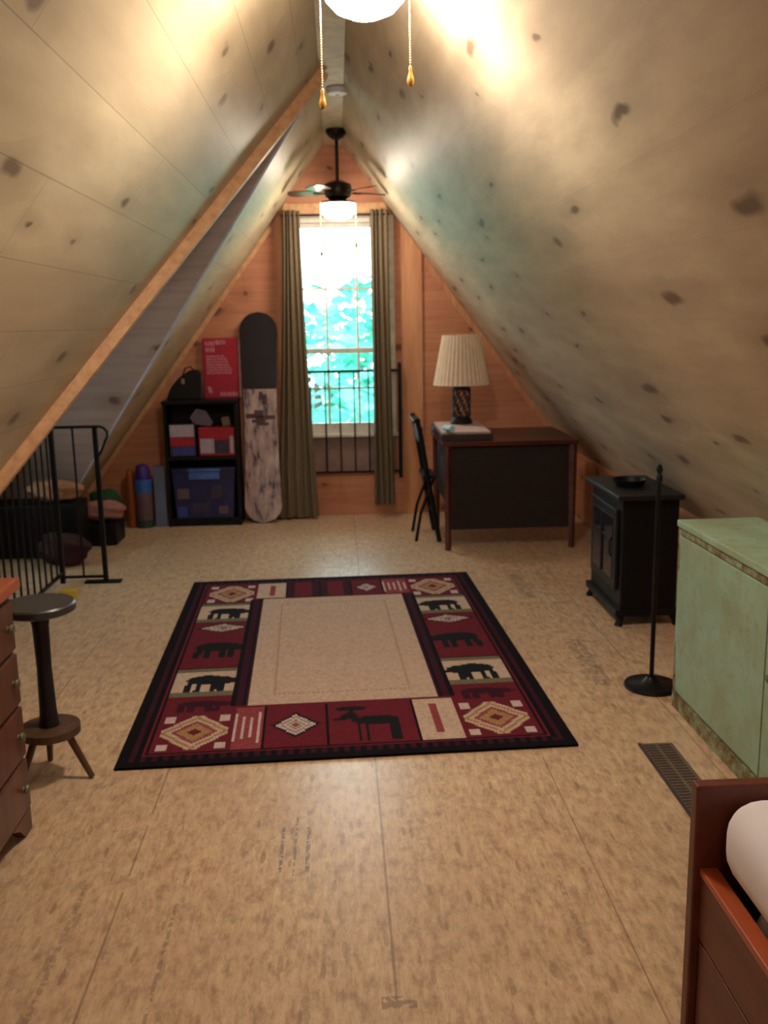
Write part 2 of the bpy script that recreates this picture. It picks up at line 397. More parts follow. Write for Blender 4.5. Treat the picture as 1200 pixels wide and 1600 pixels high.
# dormer end wall with an opening for the added, unseen window
def ring_wall(name, pts, holes, n, th, m, u, v): pass
b = MB(); X = DX
wy0, wy1, wz0, wz1 = VY-.38, VY+.38, .75, 1.6
zz = lambda Y: RZ-dsl*abs(Y-VY)
for poly in ([(X, VY-yf, 0), (X, VY+yf, 0), (X, VY+(RZ-wz0)/dsl, wz0), (X, VY-(RZ-wz0)/dsl, wz0)],
             [(X, VY-(RZ-wz0)/dsl, wz0), (X, wy0, wz0), (X, wy0, wz1), (X, VY-(RZ-wz1)/dsl, wz1)],
             [(X, wy1, wz0), (X, VY+(RZ-wz0)/dsl, wz0), (X, VY+(RZ-wz1)/dsl, wz1), (X, wy1, wz1)],
             [(X, VY-(RZ-wz1)/dsl, wz1), (X, VY+(RZ-wz1)/dsl, wz1), (X, VY, RZ)]): b.prism(poly, (-.08, 0, 0))
b.build('wall_left', M['wall'], kind='structure')
w2 = MB()
w2.box(X-.06, X+.02, wy0, wy0+.05, wz0, wz1).box(X-.06, X+.02, wy1-.05, wy1, wz0, wz1).box(X-.06, X+.02, wy0+.05, wy1-.05, wz0, wz0+.05).box(X-.06, X+.02, wy0+.05, wy1-.05, wz1-.05, wz1).box(X-.04, X, VY-.012, VY+.012, wz0+.05, wz1-.05).box(X-.04, X, wy0+.05, wy1-.05, 1.165, 1.185)
w2o = w2.build('added_window', M['white_paint'], kind='structure')  # unseen window, added to bring bluish daylight into the alcove
MB().box(X-.03, X-.026, wy0+.05, wy1-.05, wz0+.05, wz1-.05).build('pane', M['glass'], w2o)

# back gable wall (far end) with the window opening
WX0, WX1, WZ0, WZ1 = -.36, .45, .64, 2.30
xl = lambda z: RX-(RZ-z)/SL
xr = lambda z: RX+(RZ-z)/SL
def gable(name, Y, th, hole):
    b = MB()
    if hole:
        polys = [[(xl(0), Y, 0), (xr(0), Y, 0), (xr(WZ0), Y, WZ0), (xl(WZ0), Y, WZ0)],
                 [(xl(WZ0), Y, WZ0), (WX0, Y, WZ0), (WX0, Y, WZ1), (xl(WZ1), Y, WZ1)],
                 [(WX1, Y, WZ0), (xr(WZ0), Y, WZ0), (xr(WZ1), Y, WZ1), (WX1, Y, WZ1)] if xr(WZ1) > WX1 else [(WX1, Y, WZ0), (xr(WZ0), Y, WZ0), (WX1, Y, zr(WX1))],
                 [(xl(WZ1), Y, WZ1), (xr(WZ1), Y, WZ1), (RX, Y, RZ)]]
    else: polys = [[(xl(0), Y, 0), (xr(0), Y, 0), (RX, Y, RZ)]]
    for p in polys: b.prism(p, (0, th, 0))
    o = b.build(name, M['wall'], kind='structure')
    uvl = o.data.uv_layers.new(name='UVMap')
    for l in o.data.loops:
        p = o.data.vertices[l.vertex_index].co; uvl.data[l.index].uv = (p.x, p.z)
    return o
gable('wall_back', D, .1, True)
gable('wall_front', YB, -.1, False)

# window_1
w = MB(); Yw = D+.03
w.box(WX0, WX0+.05, Yw-.03, Yw+.05, WZ0, WZ1).box(WX1-.05, WX1, Yw-.03, Yw+.05, WZ0, WZ1)
w.box(WX0+.05, WX1-.05, Yw-.03, Yw+.05, WZ1-.05, WZ1).box(WX0+.05, WX1-.05, Yw-.03, Yw+.05, WZ0, WZ0+.06)
win = w.build('window_1', M['white_paint'], kind='structure')
def sash(z0, z1, y, nm):
    s = MB(); x0, x1 = WX0+.05, WX1-.05
    s.box(x0, x0+.035, y, y+.03, z0, z1).box(x1-.035, x1, y, y+.03, z0, z1).box(x0+.035, x1-.035, y, y+.03, z0, z0+.035).box(x0+.035, x1-.035, y, y+.03, z1-.035, z1)
    for k in (1, 2):
        xx = x0+(x1-x0)*k/3; s.box(xx-.009, xx+.009, y+.005, y+.025, z0+.035, z1-.035)
    zz_ = (z0+z1)/2; s.box(x0+.035, x1-.035, y+.008, y+.022, zz_-.008, zz_+.008)
    o = s.build(nm, M['white_paint'], win)
    MB().box(x0+.035, x1-.035, y+.012, y+.016, z0+.035, z1-.035).build('pane', M['glass'], o)
sash(1.28, WZ1-.05, Yw+.012, 'window_sash'); sash(WZ0+.06, 1.31, Yw-.024, 'window_sash')
MB().box(WX0-.02, WX1+.02, D-.05, D, WZ0-.012, WZ0+.012, bev=.003).build('window_sill', M['white_paint'], win)
MB().box(WX0, WX1, D-.014, D, WZ0-.29, WZ0-.012).build('window_apron', plain('grey_apron', srgb(138, 112, 106), .6), win)
# casings; the right-hand board runs down to the floor and is cut by the roof slope
def casing(n, x0, x1, z0, z1s, th=.02, m='trim_pale'):
    poly = [(x0, D-.001, z0), (x1, D-.001, z0)]+[(x, D-.001, z) for x, z in z1s]
    MB().prism(poly, (0, -th, 0)).build(n, M[m], kind='structure')
casing('trim_1', .50, .66, 0, [(.66, zr(.66)-.004), (.50, zr(.50)-.004)])
casing('trim_2', WX0-.09, WX0-.005, .35, [(WX0-.005, 2.30), (WX0-.09, 2.30)])
casing('trim_3', -.395, .41, 2.315, [(.385, 2.39), (-.37, 2.39)], m='trim')
# battens along the rake of the back wall
def rake(n, s, w_, x0, x1, m):
    a = Vector((RX+s*x0, D, RZ-SL*x0-.004)); b_ = Vector((RX+s*x1, D, RZ-SL*x1-.004))
    dn = Vector((-s*SL, 0, -1))/K*w_
    MB().prism([a, b_, b_+dn, a+dn], (0, -.018, 0)).build(n, M[m], kind='structure')
rake('trim_4', 1, .045, .46+.25, 1.75, 'trim_pale'); rake('trim_5', -1, .035, .5, 2.0, 'trim')
# ridge board
MB().box(RX-.066, RX+.066, YB, D-.002, RZ-.092, RZ-.080).build('trim_6', plain('painted_ridge_board', srgb(196, 180, 152), .6), kind='structure')
# valley boards of the dormer
def valley(n, sgn, width, th, m, L=1.46, m2=0):
    a = Vector((RX-.07, VY+sgn*vl(RX-.07), zr(RX-.07))); b_ = Vector((RX-2.05, VY+sgn*vl(RX-2.05), zr(RX-2.05)))
    d = (b_-a).normalized()
    nin = -NL                                               # into the room
    side = d.cross(nin).normalized()
    if side.y*sgn > 0: side = -side                         # towards the opening -> flip to lie on the main slope side
    side = -side
    pts = [a, b_, b_+side*width, a+side*width]
    MB().prism(pts, nin*th).build(n, M[m], kind='structure')
valley('trim_7', -1, .05, .055, 'trim')
valley('trim_8', 1, .07, .012, 'trim_grey')

# outdoors, seen through the window
MB().box(-40, 40, D+.6, 70, -3.2, -3.1).build('ground', M['grass'], kind='structure')
def tree(x, y, h, r, seed, label, n=1500, ls=.34):
    rnd = random.Random(seed); t = thing('tree', label, 'tree', (x, y, -3.1), 0, None)
    MB().tube([(0, 0, 0), (.06, .03, h*.4), (-.05, .05, h*.75)], [.17, .13, .05], 10).build('trunk', M['bark'], t, True)
    bm = MB()
    cl = [(rnd.uniform(-r, r)*.65, rnd.uniform(-r, r)*.65, h*.62+rnd.uniform(-.28, .36)*h, rnd.uniform(.35, .6)*r) for _ in range(13)]
    for _ in range(n):
        cx, cy, cz, cr = rnd.choice(cl)
        d = Vector((rnd.gauss(0, 1), rnd.gauss(0, 1), rnd.gauss(0, 1))).normalized()*cr*rnd.uniform(.5, 1)
        p = Vector((cx, cy, cz))+d; q = Matrix.Rotation(rnd.uniform(0, 6), 3, 'Z') @ Matrix.Rotation(rnd.uniform(0, 3), 3, 'X')
        s_ = ls*rnd.uniform(.6, 1.2)
        vs = [bm.bm.verts.new(p+q @ Vector(c)) for c in ((-s_/2, 0, 0), (0, -s_*.3, .02), (s_/2, 0, 0), (0, s_*.3, .02))]
        bm._f(vs)
    bm.build('foliage', M['leaf'], t)
tree(-.3, 15.5, 4.9, 1.9, 1, 'nearer leafy green tree outside the far window')
tree(1.2, 23.0, 6.0, 2.2, 2, 'second leafy green tree outside the far window, farther off behind the first')

# ---------------------------------------------------------------- rug
def rug():
    Wd, L = 1.634, 2.423; NX, NY = 164, 242
    cols = [srgb(17, 10, 18), srgb(98, 28, 42), srgb(186, 162, 146), srgb(54, 19, 34), srgb(134, 62, 68), srgb(154, 120, 84), srgb(104, 100, 80), srgb(188, 168, 166), srgb(24, 25, 30)]
    BLK, RED, CRM, PLM, ROSE, GOLD, SAGE, WHT, INK = range(9)
    mats = [plain('rug_yarn_%s' % n, c, .95, 0, .12, .1, 70) for n, c in zip(('black', 'red', 'cream', 'plum', 'rose', 'gold', 'sage', 'white', 'ink'), cols)]
    def bear(a, b, flip=1):                                  # a,b in -1..1
        a *= flip
        e = lambda cx, cy, rx, ry: ((a-cx)/rx)**2+((b-cy)/ry)**2 < 1
        if e(-.05, .12, .62, .34) or e(.6, .05, .24, .24) or e(.82, -.05, .14, .1) or e(.52, .28, .08, .1): return True
        for cx in (-.55, -.25, .2, .45):
            if abs(a-cx-.03*(b)) < .1 and -.75 < b < .1: return True
        return False
    def moose(a, b):
        e = lambda cx, cy, rx, ry: ((a-cx)/rx)**2+((b-cy)/ry)**2 < 1
        if e(.1, .05, .55, .22) or e(-.5, .28, .2, .16) or e(-.72, .15, .14, .08) or e(-.45, .66, .34, .12): return True
        if abs(a+.45) < .05 and .3 < b < .7: return True
        for cx in (-.3, -.12, .42, .58):
            if abs(a-cx) < .055 and -.9 < b < .05: return True
        return False
    def corner(a, b):
        d = abs(a)*.9+abs(b)*.9; k = int(d*9)
        if abs(a) > .86 or abs(b) > .86: return RED
        if d < .18: return RED
        if d < .42: return GOLD
        if d < .55: return ROSE
        if d < .9: return CRM if (k % 2) else GOLD
        if abs(abs(a)-.72) < .16 and abs(abs(b)-.72) < .16: return WHT
        return RED
    def medal(a, b, bgc=RED):
        d = abs(a)+abs(b)*1.25
        if d < .14: return ROSE
        if d < .62: return WHT if int(d*14) % 3 else SAGE
        if d < .76: return INK
        return bgc
    def ikat(i, a, b):
        return WHT if (i % 3 == 0 and abs(b) < .75-.3*abs(math.sin(i*1.7))) else ROSE
    def col(i, j):
        u = (i+.5)/NX*Wd; v = (j+.5)/NY*L; e = min(u, Wd-u); f = min(v, L-v); m = min(e, f)
        if m < .042: return BLK
        if f <= e and m < .085: return PLM if (i % 4 < 2) else BLK
        if m < .062: return PLM
        if m < .078: return BLK
        if m < .09: return RED
        if m < .1: return BLK
        fu0, fu1, fv0, fv1 = .43, Wd-.44, .50, L-.42
        if fu0 < u < fu1 and fv0 < v < fv1:
            q = min(u-fu0, fu1-u, v-fv0, fv1-v)
            if .1 < q < .112 and (i+j) % 2: return GOLD
            return CRM
        if fu0-.075 < u < fu1+.075 and fv0-.0 < v < fv1+.0:
            q = min(u-(fu0-.075), (fu1+.075)-u)
            if q < .012 or q > .062: return BLK if q < .012 else PLM
            return PLM if .025 < q < .05 else BLK
        inner = .39
        if u < inner or u > Wd-inner:                        # side bands
            left = u < inner; a = ((u-.1)/(inner-.1)*2-1) if left else ((u-(Wd-inner))/(inner-.1)*2-1)
            pan = [(.1, .44, 'c'), (.44, .62, 'm'), (.62, .95, 'b'), (.95, 1.42, 'B'), (1.42, 1.62, 'd'), (1.62, 1.95, 'b'), (1.95, L-.1, 'c')]
            for v0, v1, k in pan:
                if v0 <= v < v1:
                    b = (v-v0)/(v1-v0)*2-1
                    if k == 'c': return corner(a, b)
                    if k == 'm': return PLM if bear(a, b, 1) else RED
                    if k == 'b': return INK if bear(a*1.05, b*1.05, 1 if left else -1) else (SAGE if abs(b) > .7 else CRM) if abs(b) < .97 else BLK
                    if k == 'B': return INK if bear(a*.95, b*1.3-.15, 1 if left else -1) else RED
                    if k == 'd': return medal(a*.8, b*.8)
            return RED
        # end bands
        near = v < L/2; v0, v1 = (.1, .485) if near else (L-.405, L-.1)
        if v < v0 or v > v1: return RED if near else PLM
        b = (v-v0)/(v1-v0)*2-1
        pan = [(.39, .50, 'i'), (.50, .745, 'd'), (.745, 1.08, 'M'), (1.08, Wd-.39, 's')]
        if not near: pan = [(.39, .55, 's'), (.55, .745, 'p'), (.745, .92, 'p'), (.92, 1.1, 'd'), (1.1, Wd-.39, 'i')]
        for u0, u1, k in pan:
            if u0 <= u < u1:
                a = (u-u0)/(u1-u0)*2-1
                if abs(a) > .965: return BLK
                if k == 'i': return ikat(i, a, b)
                if k == 'd': return medal(a, b)
                if k == 'M': return INK if moose(a, b) else RED
                if k == 's': return ROSE if (abs(a) < .2 and abs(b) < .7) else CRM
                if k == 'p': return RED if abs(a) < .5 else PLM
        return RED
    b = MB(); bm = b.bm; b.mats = mats; T = .009
    vs = [[bm.verts.new((-Wd/2+Wd*i/NX, -L/2+L*j/NY, T)) for i in range(NX+1)] for j in range(NY+1)]
    for j in range(NY):
        for i in range(NX):
            f = bm.faces.new((vs[j][i], vs[j][i+1], vs[j+1][i+1], vs[j+1][i])); f.material_index = col(i, j)
    per = [(i, 0) for i in range(NX)]+[(NX, j) for j in range(NY)]+[(i, NY) for i in range(NX, 0, -1)]+[(0, j) for j in range(NY, 0, -1)]
    low = {p: bm.verts.new((vs[p[1]][p[0]].co.x, vs[p[1]][p[0]].co.y, 0)) for p in per}
    for k in range(len(per)):
        p, q = per[k], per[(k+1) % len(per)]
        f = bm.faces.new((low[p], low[q], vs[q[1]][q[0]], vs[p[1]][p[0]]))
    bm.faces.new([low[p] for p in per][::-1])
    o = b.build('area_rug'); o.location = (-.031, 4.32, .0005); o.rotation_euler = (0, 0, .0322)
    tag(o, 'dark red lodge-pattern area rug with bears, moose and a plain cream centre on the floor', 'rug')
rug()

# ---------------------------------------------------------------- ceiling fans
def fan(x, y, bowl_mat, label, dz=0, rot=0):
    t = thing('ceiling_fan', label, 'ceiling fan', (x, y, RZ-.094), rot)   # origin under the ridge board
    g = M['fan_bronze']
    MB().lathe([(.0, 0), (.072, 0), (.072, -.02), (.05, -.05), (.022, -.068), (0, -.068)], 28, cap=False).build('canopy', g, t, True)
    zb = -.41+dz
    MB().tube([(0, 0, -.06), (0, 0, zb+.08)], .012, 12).build('downrod', g, t, True)
    MB().lathe([(0, zb+.085), (.03, zb+.08), (.09, zb+.055), (.1, zb+.02), (.085, zb-.03), (.05, zb-.05), (0, zb-.05)], 32, cap=False).build('motor_housing', g, t, True)
    for k in range(5):
        a = 2*PI*k/5+.1; R_ = Matrix.Rotation(a, 4, 'Z') @ Matrix.Translation((0, 0, zb)) @ Matrix.Rotation(math.radians(11), 4, 'X')
        b = MB(); prof = [(.13, -.035), (.17, -.05), (.30, -.058), (.345, -.045), (.36, 0), (.345, .045), (.30, .058), (.17, .05), (.13, .035)]
        b.prism([R_ @ Vector((px, py, 0)) for px, py in prof], R_.to_3x3() @ Vector((0, 0, .006)))
        bl = b.build('blade', M['fan_blade'], t)
        MB().box(.085, .17, -.014, .014, -.006, 0, R_).build('blade_bracket', g, bl)
    MB().lathe([(0, zb-.05), (.055, zb-.05), (.12, zb-.062), (.12, zb-.075), (.0, zb-.075)], 32, cap=False).build('light_fitter', g, t, True)
    b = MB(); b.lathe([(.118, zb-.076), (.122, zb-.10), (.112, zb-.135), (.085, zb-.163), (.045, zb-.18), (0.004, zb-.185)], 36).build('light_bowl', bowl_mat, t, True)
    for s, ln in ((-1, .395), (1, .335)):
        cx = s*.128; b = MB(); z = zb-.068; n = int((ln-.1)/.007)
        b.tube([(cx*.9, 0, z+.004), (cx, 0, z), (cx, 0, z-.01)], .003, 8)
        for i in range(n): b.lathe([(.0006, 0), (.0028, .002), (.0028, .004), (.0006, .006)], 6, (cx, 0, z-.012-.007*i))
        b.tube([(cx, 0, z-.01), (cx, 0, z-.012-.007*n)], .0012, 5)
        ch = b.build('pull_chain', M['chain'], t, True)
        zz_ = z-.012-.007*n
        MB().lathe([(.003, .002), (.006, -.004), (.0045, -.012), (.010, -.03), (.0115, -.042), (.007, -.052), (0, -.054)], 14, (cx, 0, zz_), cap=False).build('pendant', M['brass'], ch, True)
fan(.105, 2.93, M['bowl_near'], 'nearest ceiling fan, its lit white bowl and pull chains at the top edge', dz=.15, rot=.04)
fan(.032, 6.86, M['bowl_far'], 'small dark ceiling fan with lit bowl hanging before the far window', rot=.3)

M['bowl_fill'] = emis('fill_light_bowl', LAMP_WARM, 58)  # lamp of an unseen third fan, added behind the camera as fill light
fan(.06, -1.0, M['bowl_fill'], 'unseen ceiling fan with lit bowl, added behind the view as fill light', rot=.2)

t = thing('smoke_detector', 'small round pale detector on the roof ridge between the two fans', 'smoke detector', (RX+.03, 5.72, RZ-.0925))
MB().lathe([(0, 0), (.064, 0), (.064, -.012), (.056, -.026), (.03, -.032), (0, -.032)], 32, cap=False).build('housing', M['white_plastic'], t, True)
MB().lathe([(0, -.0325), (.012, -.0325), (.01, -.037), (0, -.037)], 16, cap=False).build('test_button', M['white_paint'], t, True)

# ---------------------------------------------------------------- curtains
def curtain(xa0, xa1, xb0, xb1, z0, z1, folds, y, label, amp=.022):
    NU, NV = folds*10, 26; b = MB(); bm = b.bm
    def pt(i, j):
        s = i/NU; k = j/NV; fl = k**1.3
        x = (xa0*(1-fl)+xb0*fl)+((xa1-xa0)*(1-fl)+(xb1-xb0)*fl)*s
        a = amp*(.6+.5*k)*(1+.25*math.sin(5*s+2*k))
        return Vector((x+.006*math.sin(9*s+3*k), y-.01-a+a*math.cos(2*PI*folds*s+.5*math.sin(3*k)), z1+(z0-z1)*k+.004*math.sin(20*s)))
    A = [[bm.verts.new(pt(i, j)) for i in range(NU+1)] for j in range(NV+1)]
    B = [[bm.verts.new(pt(i, j)+Vector((0, .003, 0))) for i in range(NU+1)] for j in range(NV+1)]
    for j in range(NV):
        for i in range(NU):
            bm.faces.new((A[j][i], A[j][i+1], A[j+1][i+1], A[j+1][i])); bm.faces.new((B[j][i], B[j+1][i], B[j+1][i+1], B[j][i+1]))
    for j in range(NV):
        bm.faces.new((A[j][0], A[j+1][0], B[j+1][0], B[j][0])); bm.faces.new((A[j][NU], B[j][NU], B[j+1][NU], A[j+1][NU]))
    for i in range(NU):
        bm.faces.new((A[0][i], B[0][i], B[0][i+1], A[0][i+1])); bm.faces.new((A[NV][i], A[NV][i+1], B[NV][i+1], B[NV][i]))
    o = b.build('curtain', M['curtain'], smooth=True); tag(o, label, 'curtain', 'olive curtains at the far window'); return o
curtain(-.385, -.255, -.50, -.17, .02, 2.325, 5, D-.12, 'long olive curtain on the left of the far window, flaring to the floor')
curtain(.265, .40, .26, .43, .10, 2.325, 4, D-.12, 'narrow olive curtain on the right of the far window, ending above the floor')
t = thing('curtain_rod', 'dark curtain rod across the top of the far window', 'curtain rod', (0, D-.135, 2.29))
MB().tube([(-.39, 0, 0), (.41, 0, 0)], .007, 10).build('rod', M['fan_bronze'], t, True)
for sx in (-.36, .385): MB().box(sx-.008, sx+.008, 0, .116, -.008, .008).build('bracket', M['fan_bronze'], t)

# safety railing inside the window
t = thing('window_guard', 'black iron guard railing standing across the lower half of the far window', 'railing', (0, D-.065, 0))
MB().box(-.3, .475, -.010, .010, 1.13, 1.15).build('top_rail', M['black_metal'], t)
MB().box(-.3, .475, -.008, .008, .345, .362).build('bottom_rail', M['black_metal'], t)
for i in range(6): MB().tube([(-.215+.112*i, 0, .362), (-.215+.112*i, 0, 1.13)], .0062, 8).build('baluster', M['black_metal'], t, True)
for sx in (-.31, .475): 
    MB().box(sx-.014, sx+.014, -.014, .014, .30, 1.20).build('post', M['black_metal'], t)
    MB().box(sx-.012, sx+.012, .014, .064, 1.05, 1.07).build('wall_bracket', M['black_metal'], t)

# ---------------------------------------------------------------- snowboard
t = thing('snowboard', 'upright snowboard leaning on the far wall, dark upper half and pale patterned lower half', 'snowboard', (-.60, D-.25, 0))
def sb(z0, z1, mat, name, front=0.0, par=t, hw=None):
    b = MB(); pts = []
    H = 1.60; R_ = .143
    def half(z):
        if z > H-R_: q = (z-(H-R_))/R_; return R_*math.sqrt(max(0, 1-q*q))
        if z < R_: q = (R_-z)/R_; return R_*math.sqrt(max(0, 1-q*q))
        return R_-.018*math.sin(PI*(z-R_)/(H-2*R_))
    n = 40; zs = [z0+(z1-z0)*i/n for i in range(n+1)]
    lean = lambda z: z*.14
    L_ = [(-half(z), lean(z)-front, z) for z in zs]; Rr = [(half(z), lean(z)-front, z) for z in zs][::-1]
    # build as strips to keep the curved tip
    for za, zb_ in zip(zs, zs[1:]):
        if half(za) < 1e-4 and half(zb_) < 1e-4: continue
        ha, hb = max(half(za), .002), max(half(zb_), .002)
        b.prism([(-ha, lean(za)-front, za), (ha, lean(za)-front, za), (hb, lean(zb_)-front, zb_), (-hb, lean(zb_)-front, zb_)], (0, .012, 0))
    bmesh.ops.remove_doubles(b.bm, verts=b.bm.verts[:], dist=.0004)
    return b.build(name, mat, par)
sb(.0, 1.02, M['board_low'], 'lower_board'); sb(1.02, 1.60, M['board_top'], 'upper_board')
b = MB()
for (gx0, gx1, gz0, gz1) in ((-.115, .02, .80, .835), (-.04, .11, .79, .82), (-.07, .03, .765, .79), (-.02, .06, .745, .765), (-.05, .02, .835, .86), (.01, .05, .90, .98), (-.01, .02, .94, 1.0)):
    b.prism([(gx0, gz0*.14, gz0), (gx1, gz0*.14, gz0), (gx1, gz1*.14, gz1), (gx0, gz1*.14, gz1)], (0, -.0015, 0))
b.build('graphic', M['board_mark'], t)

# ---------------------------------------------------------------- bookshelf and contents
BX0, BX1, BY0, BY1 = -1.315, -.765, 7.17, 7.43
t = thing('bookshelf', 'low black two-compartment bookshelf against the far wall under the red board', 'bookshelf', ((BX0+BX1)/2, (BY0+BY1)/2, 0))
hx, hy = (BX1-BX0)/2, (BY1-BY0)/2
for s in (-1, 1): MB().box(s*hx-(.022 if s > 0 else 0), s*hx+(.022 if s < 0 else 0), -hy, hy, 0, .93).build('side_panel', M['black'], t)
MB().box(-hx+.022, hx-.022, hy-.01, hy, 0, .93).build('back_panel', M['black'], t)
MB().box(-hx-.008, hx+.008, -hy-.008, hy, .93, .955, bev=.003).build('top', M['black'], t)
MB().box(-hx+.022, hx-.022, -hy, hy-.01, .51, .535).build('shelf', M['black'], t)
MB().box(-hx+.022, hx-.022, -hy, hy-.01, .035, .06).build('bottom_shelf', M['black'], t)
MB().box(-hx+.022, hx-.022, -hy+.01, -hy+.025, 0, .035).build('plinth', M['black'], t)
def box_thing(name, label, cat, x, y, z, w_, d_, h_, m, parts=(), rz=0, group=None, bev=.004):
    t = thing(name, label, cat, (x, y, z), rz, group)
    MB().box(-w_/2, w_/2, -d_/2, d_/2, 0, h_, bev=bev).build('body', m, t)
    for (nm, x0, x1, z0, z1, mm) in parts: MB().box(x0, x1, -d_/2-.003, -d_/2+.0005, z0, z1).build(nm, mm, t)
    return t
g = 'boxes in the upper compartment of the bookshelf'
box_thing('game_box', 'printed box, white over pink and blue, left side of the upper shelf', 'box', -1.185, 7.25, .5355, .19, .14, .245, M['box_dark'],
          [('white_print', -.09, .09, .15, .24, M['box_white']), ('red_print', -.09, .09, .08, .145, M['box_red']), ('blue_print', -.07, .09, .01, .075, M['box_blue'])], .03, g)
box_thing('game_box', 'red-topped printed box with a white face, right side of the upper shelf', 'box', -.925, 7.26, .5355, .27, .15, .215, M['box_red'],
          [('white_print', -.125, -.02, .02, .13, M['box_white']), ('dark_print', -.015, .09, .02, .12, M['box_dark']), ('white_edge', .1, .125, .02, .15, M['box_white'])], -.03, g)
o = MB().prism([(-.09, 0, .07), (-.04, 0, .135), (.03, 0, .12), (.085, 0, .03), (.06, 0, 0), (-.06, 0, .02)], (0, .02, 0)).build('folded_paper', plain('grey_lilac_paper', srgb(126, 116, 140), .8))
o.location = (-1.04, 7.255, .752); tag(o, 'crumpled grey paper lying on top of the red-topped box', 'paper')
o = MB().box(-.03, .03, -.02, .02, 0, .07, bev=.008).build('small_pouch', M['beige']); o.location = (-.855, 7.27, .752); o.rotation_euler = (0, -.15, 0)
tag(o, 'small beige pouch on the right end of the red-topped box', 'pouch')
t = thing('storage_bin', 'blue plastic bin filling the lower compartment of the bookshelf', 'storage bin', (-1.04, 7.28, .0605))
MB().prism([(-.215, -.1, 0), (.215, -.1, 0), (.235, -.1, .36), (-.235, -.1, .36)], (0, .2, 0)).build('body', M['navy'], t)
MB().box(-.24, .24, -.105, .105, .361, .385, bev=.004).build('lid', M['navy'], t)
MB().box(-.115, .13, -.1085, -.106, .363, .383).box(-.11, .12, -.104, -.1005, .30, .355).build('label_strip', M['navy_pale'], t)
for (x, z, w_, h_, m) in ((-.16, .19, .09, .08, 'mauve'), (-.03, .08, .12, .07, 'box_dark'), (.1, .2, .08, .1, 'box_dark'), (.14, .06, .07, .06, 'mauve'), (-.17, .05, .07, .08, 'box_blue')):
    MB().box(x-w_/2, x+w_/2, -.1035, -.1003, z-h_/2, z+h_/2, bev=.0012).build('printed_patch', M[m], t)
# on top of the shelf
b = MB(); b.blob((0, 0, .1), (.135, .09, .115), 4, .12); 
o = None
t = thing('bag', 'slumped black cloth bag on top of the bookshelf, left of the red board', 'bag', (-1.165, 7.32, .956))
b2 = MB(); b2.prism([(-.135, -.06, 0), (.125, -.06, 0), (.125, -.06, .215), (.06, -.06, .225), (-.03, -.06, .17), (-.10, -.06, .09)], (0, .12, 0))
bmesh.ops.bevel(b2.bm, geom=b2.bm.edges[:], offset=.012, segments=2, affect='EDGES'); b2.build('body', M['bag'], t, True)
MB().box(-.012, .012, -.065, -.06, .12, .16).build('tag', M['beige'], t)
MB().tube([(0, -.05, .185), (.02, -.055, .235), (.06, -.055, .25), (.09, -.05, .21)], .006, 8).build('handle', M['bag'], t, True)
t = thing('wall_board', 'crimson rectangular board with rows of faded pale lettering, standing on the bookshelf', 'sign', (-.895, 7.40, .956))
t.rotation_euler = (-.08, 0, 0)
MB().box(-.135, .135, 0, .018, 0, .455, bev=.006).build('panel', M['poster_red'], t)
MB().box(.136, .15, 0, .018, .0, .44).box(-.135, .15, -.001, .018, -.0005, .0).build('pale_edge', M['poster_edge'], t)
rnd = random.Random(5); b = MB()
def row(x0, x1, z, h):
    x = x0
    while x < x1:
        w_ = rnd.uniform(.006, .017)
        b.prism([(x, 0, z), (x+w_*.8, 0, z+rnd.uniform(-.003, .003)), (x+w_*.8-.004, 0, z+h), (x-.004, 0, z+h*rnd.uniform(.7, 1))], (0, -.0015, 0)); x += w_+rnd.uniform(.001, .006)
row(-.11, -.055, .395, .035); row(-.04, .045, .405, .035); row(-.11, -.05, .35, .035)
for k in range(7): row(-.105, .03+.012*k if k < 5 else .08, .31-.021*k, .015)
row(-.01, .12, .012, .034); b.prism([(-.1, 0, .04), (-.07, 0, .036), (-.082, 0, .085), (-.108, 0, .088)], (0, -.0015, 0))
b.build('lettering', M['poster_ink'], t)

# ---------------------------------------------------------------- clutter beside the bookshelf
box_thing('grey_board', 'grey-blue flat board standing upright against the left side of the bookshelf', 'board', -1.375, 7.2, 0, .085, .03, .47, M['teal_grey'])
t = thing('tall_tube', 'tall tube with a blue label and purple cap on the floor left of the bookshelf', 'tube', (-1.50, 7.2, 0))
MB().lathe([(0, 0), (.062, 0), (.065, .06)], 24, cap=False).build('base', M['tube_green'], t, True)
MB().lathe([(.064, .06), (.062, .37), (0, .37)], 24, cap=False).build('body', M['mauve'], t, True)
MB().lathe([(.0655, .27), (.0655, .37), (.0, .3705)], 24, cap=False).build('label_band', M['azure'], t, True)
MB().lathe([(0, .371), (.055, .371), (.058, .42), (.045, .475), (0, .49)], 24, cap=False).build('cap', M['purple'], t, True)
o = MB().lathe([(0, 0), (.035, 0), (.032, .40), (.02, .44), (0, .445)], 18, cap=False).build('slim_bottle', M['orange'], smooth=True); o.location = (-1.60, 7.22, 0)
tag(o, 'slim dark orange bottle just left of the tall tube', 'bottle')
o = MB().blob((0, 0, .1), (.12, .08, .10), 11).build('stuffed_bag', M['green'], smooth=True); o.location = (-1.765, 7.15, .16); tag(o, 'dark green cloth bundle behind the end of the stair railing', 'cloth')
o.location = (-1.75, 7.0, .135)
o = MB().blob((0, 0, .08), (.15, .09, .075), 12).build('cloth_bundle', M['pink'], smooth=True); o.location = (-1.70, 6.72, .15); tag(o, 'dusty pink cloth bundle on the black box behind the railing end', 'cloth')
o = MB().box(-.22, .22, -.14, .14, 0, .145, bev=.01).build('low_box', M['black']); o.location = (-1.80, 6.72, 0); tag(o, 'low black box on the floor beyond the stair railing, under the pink cloth', 'box')
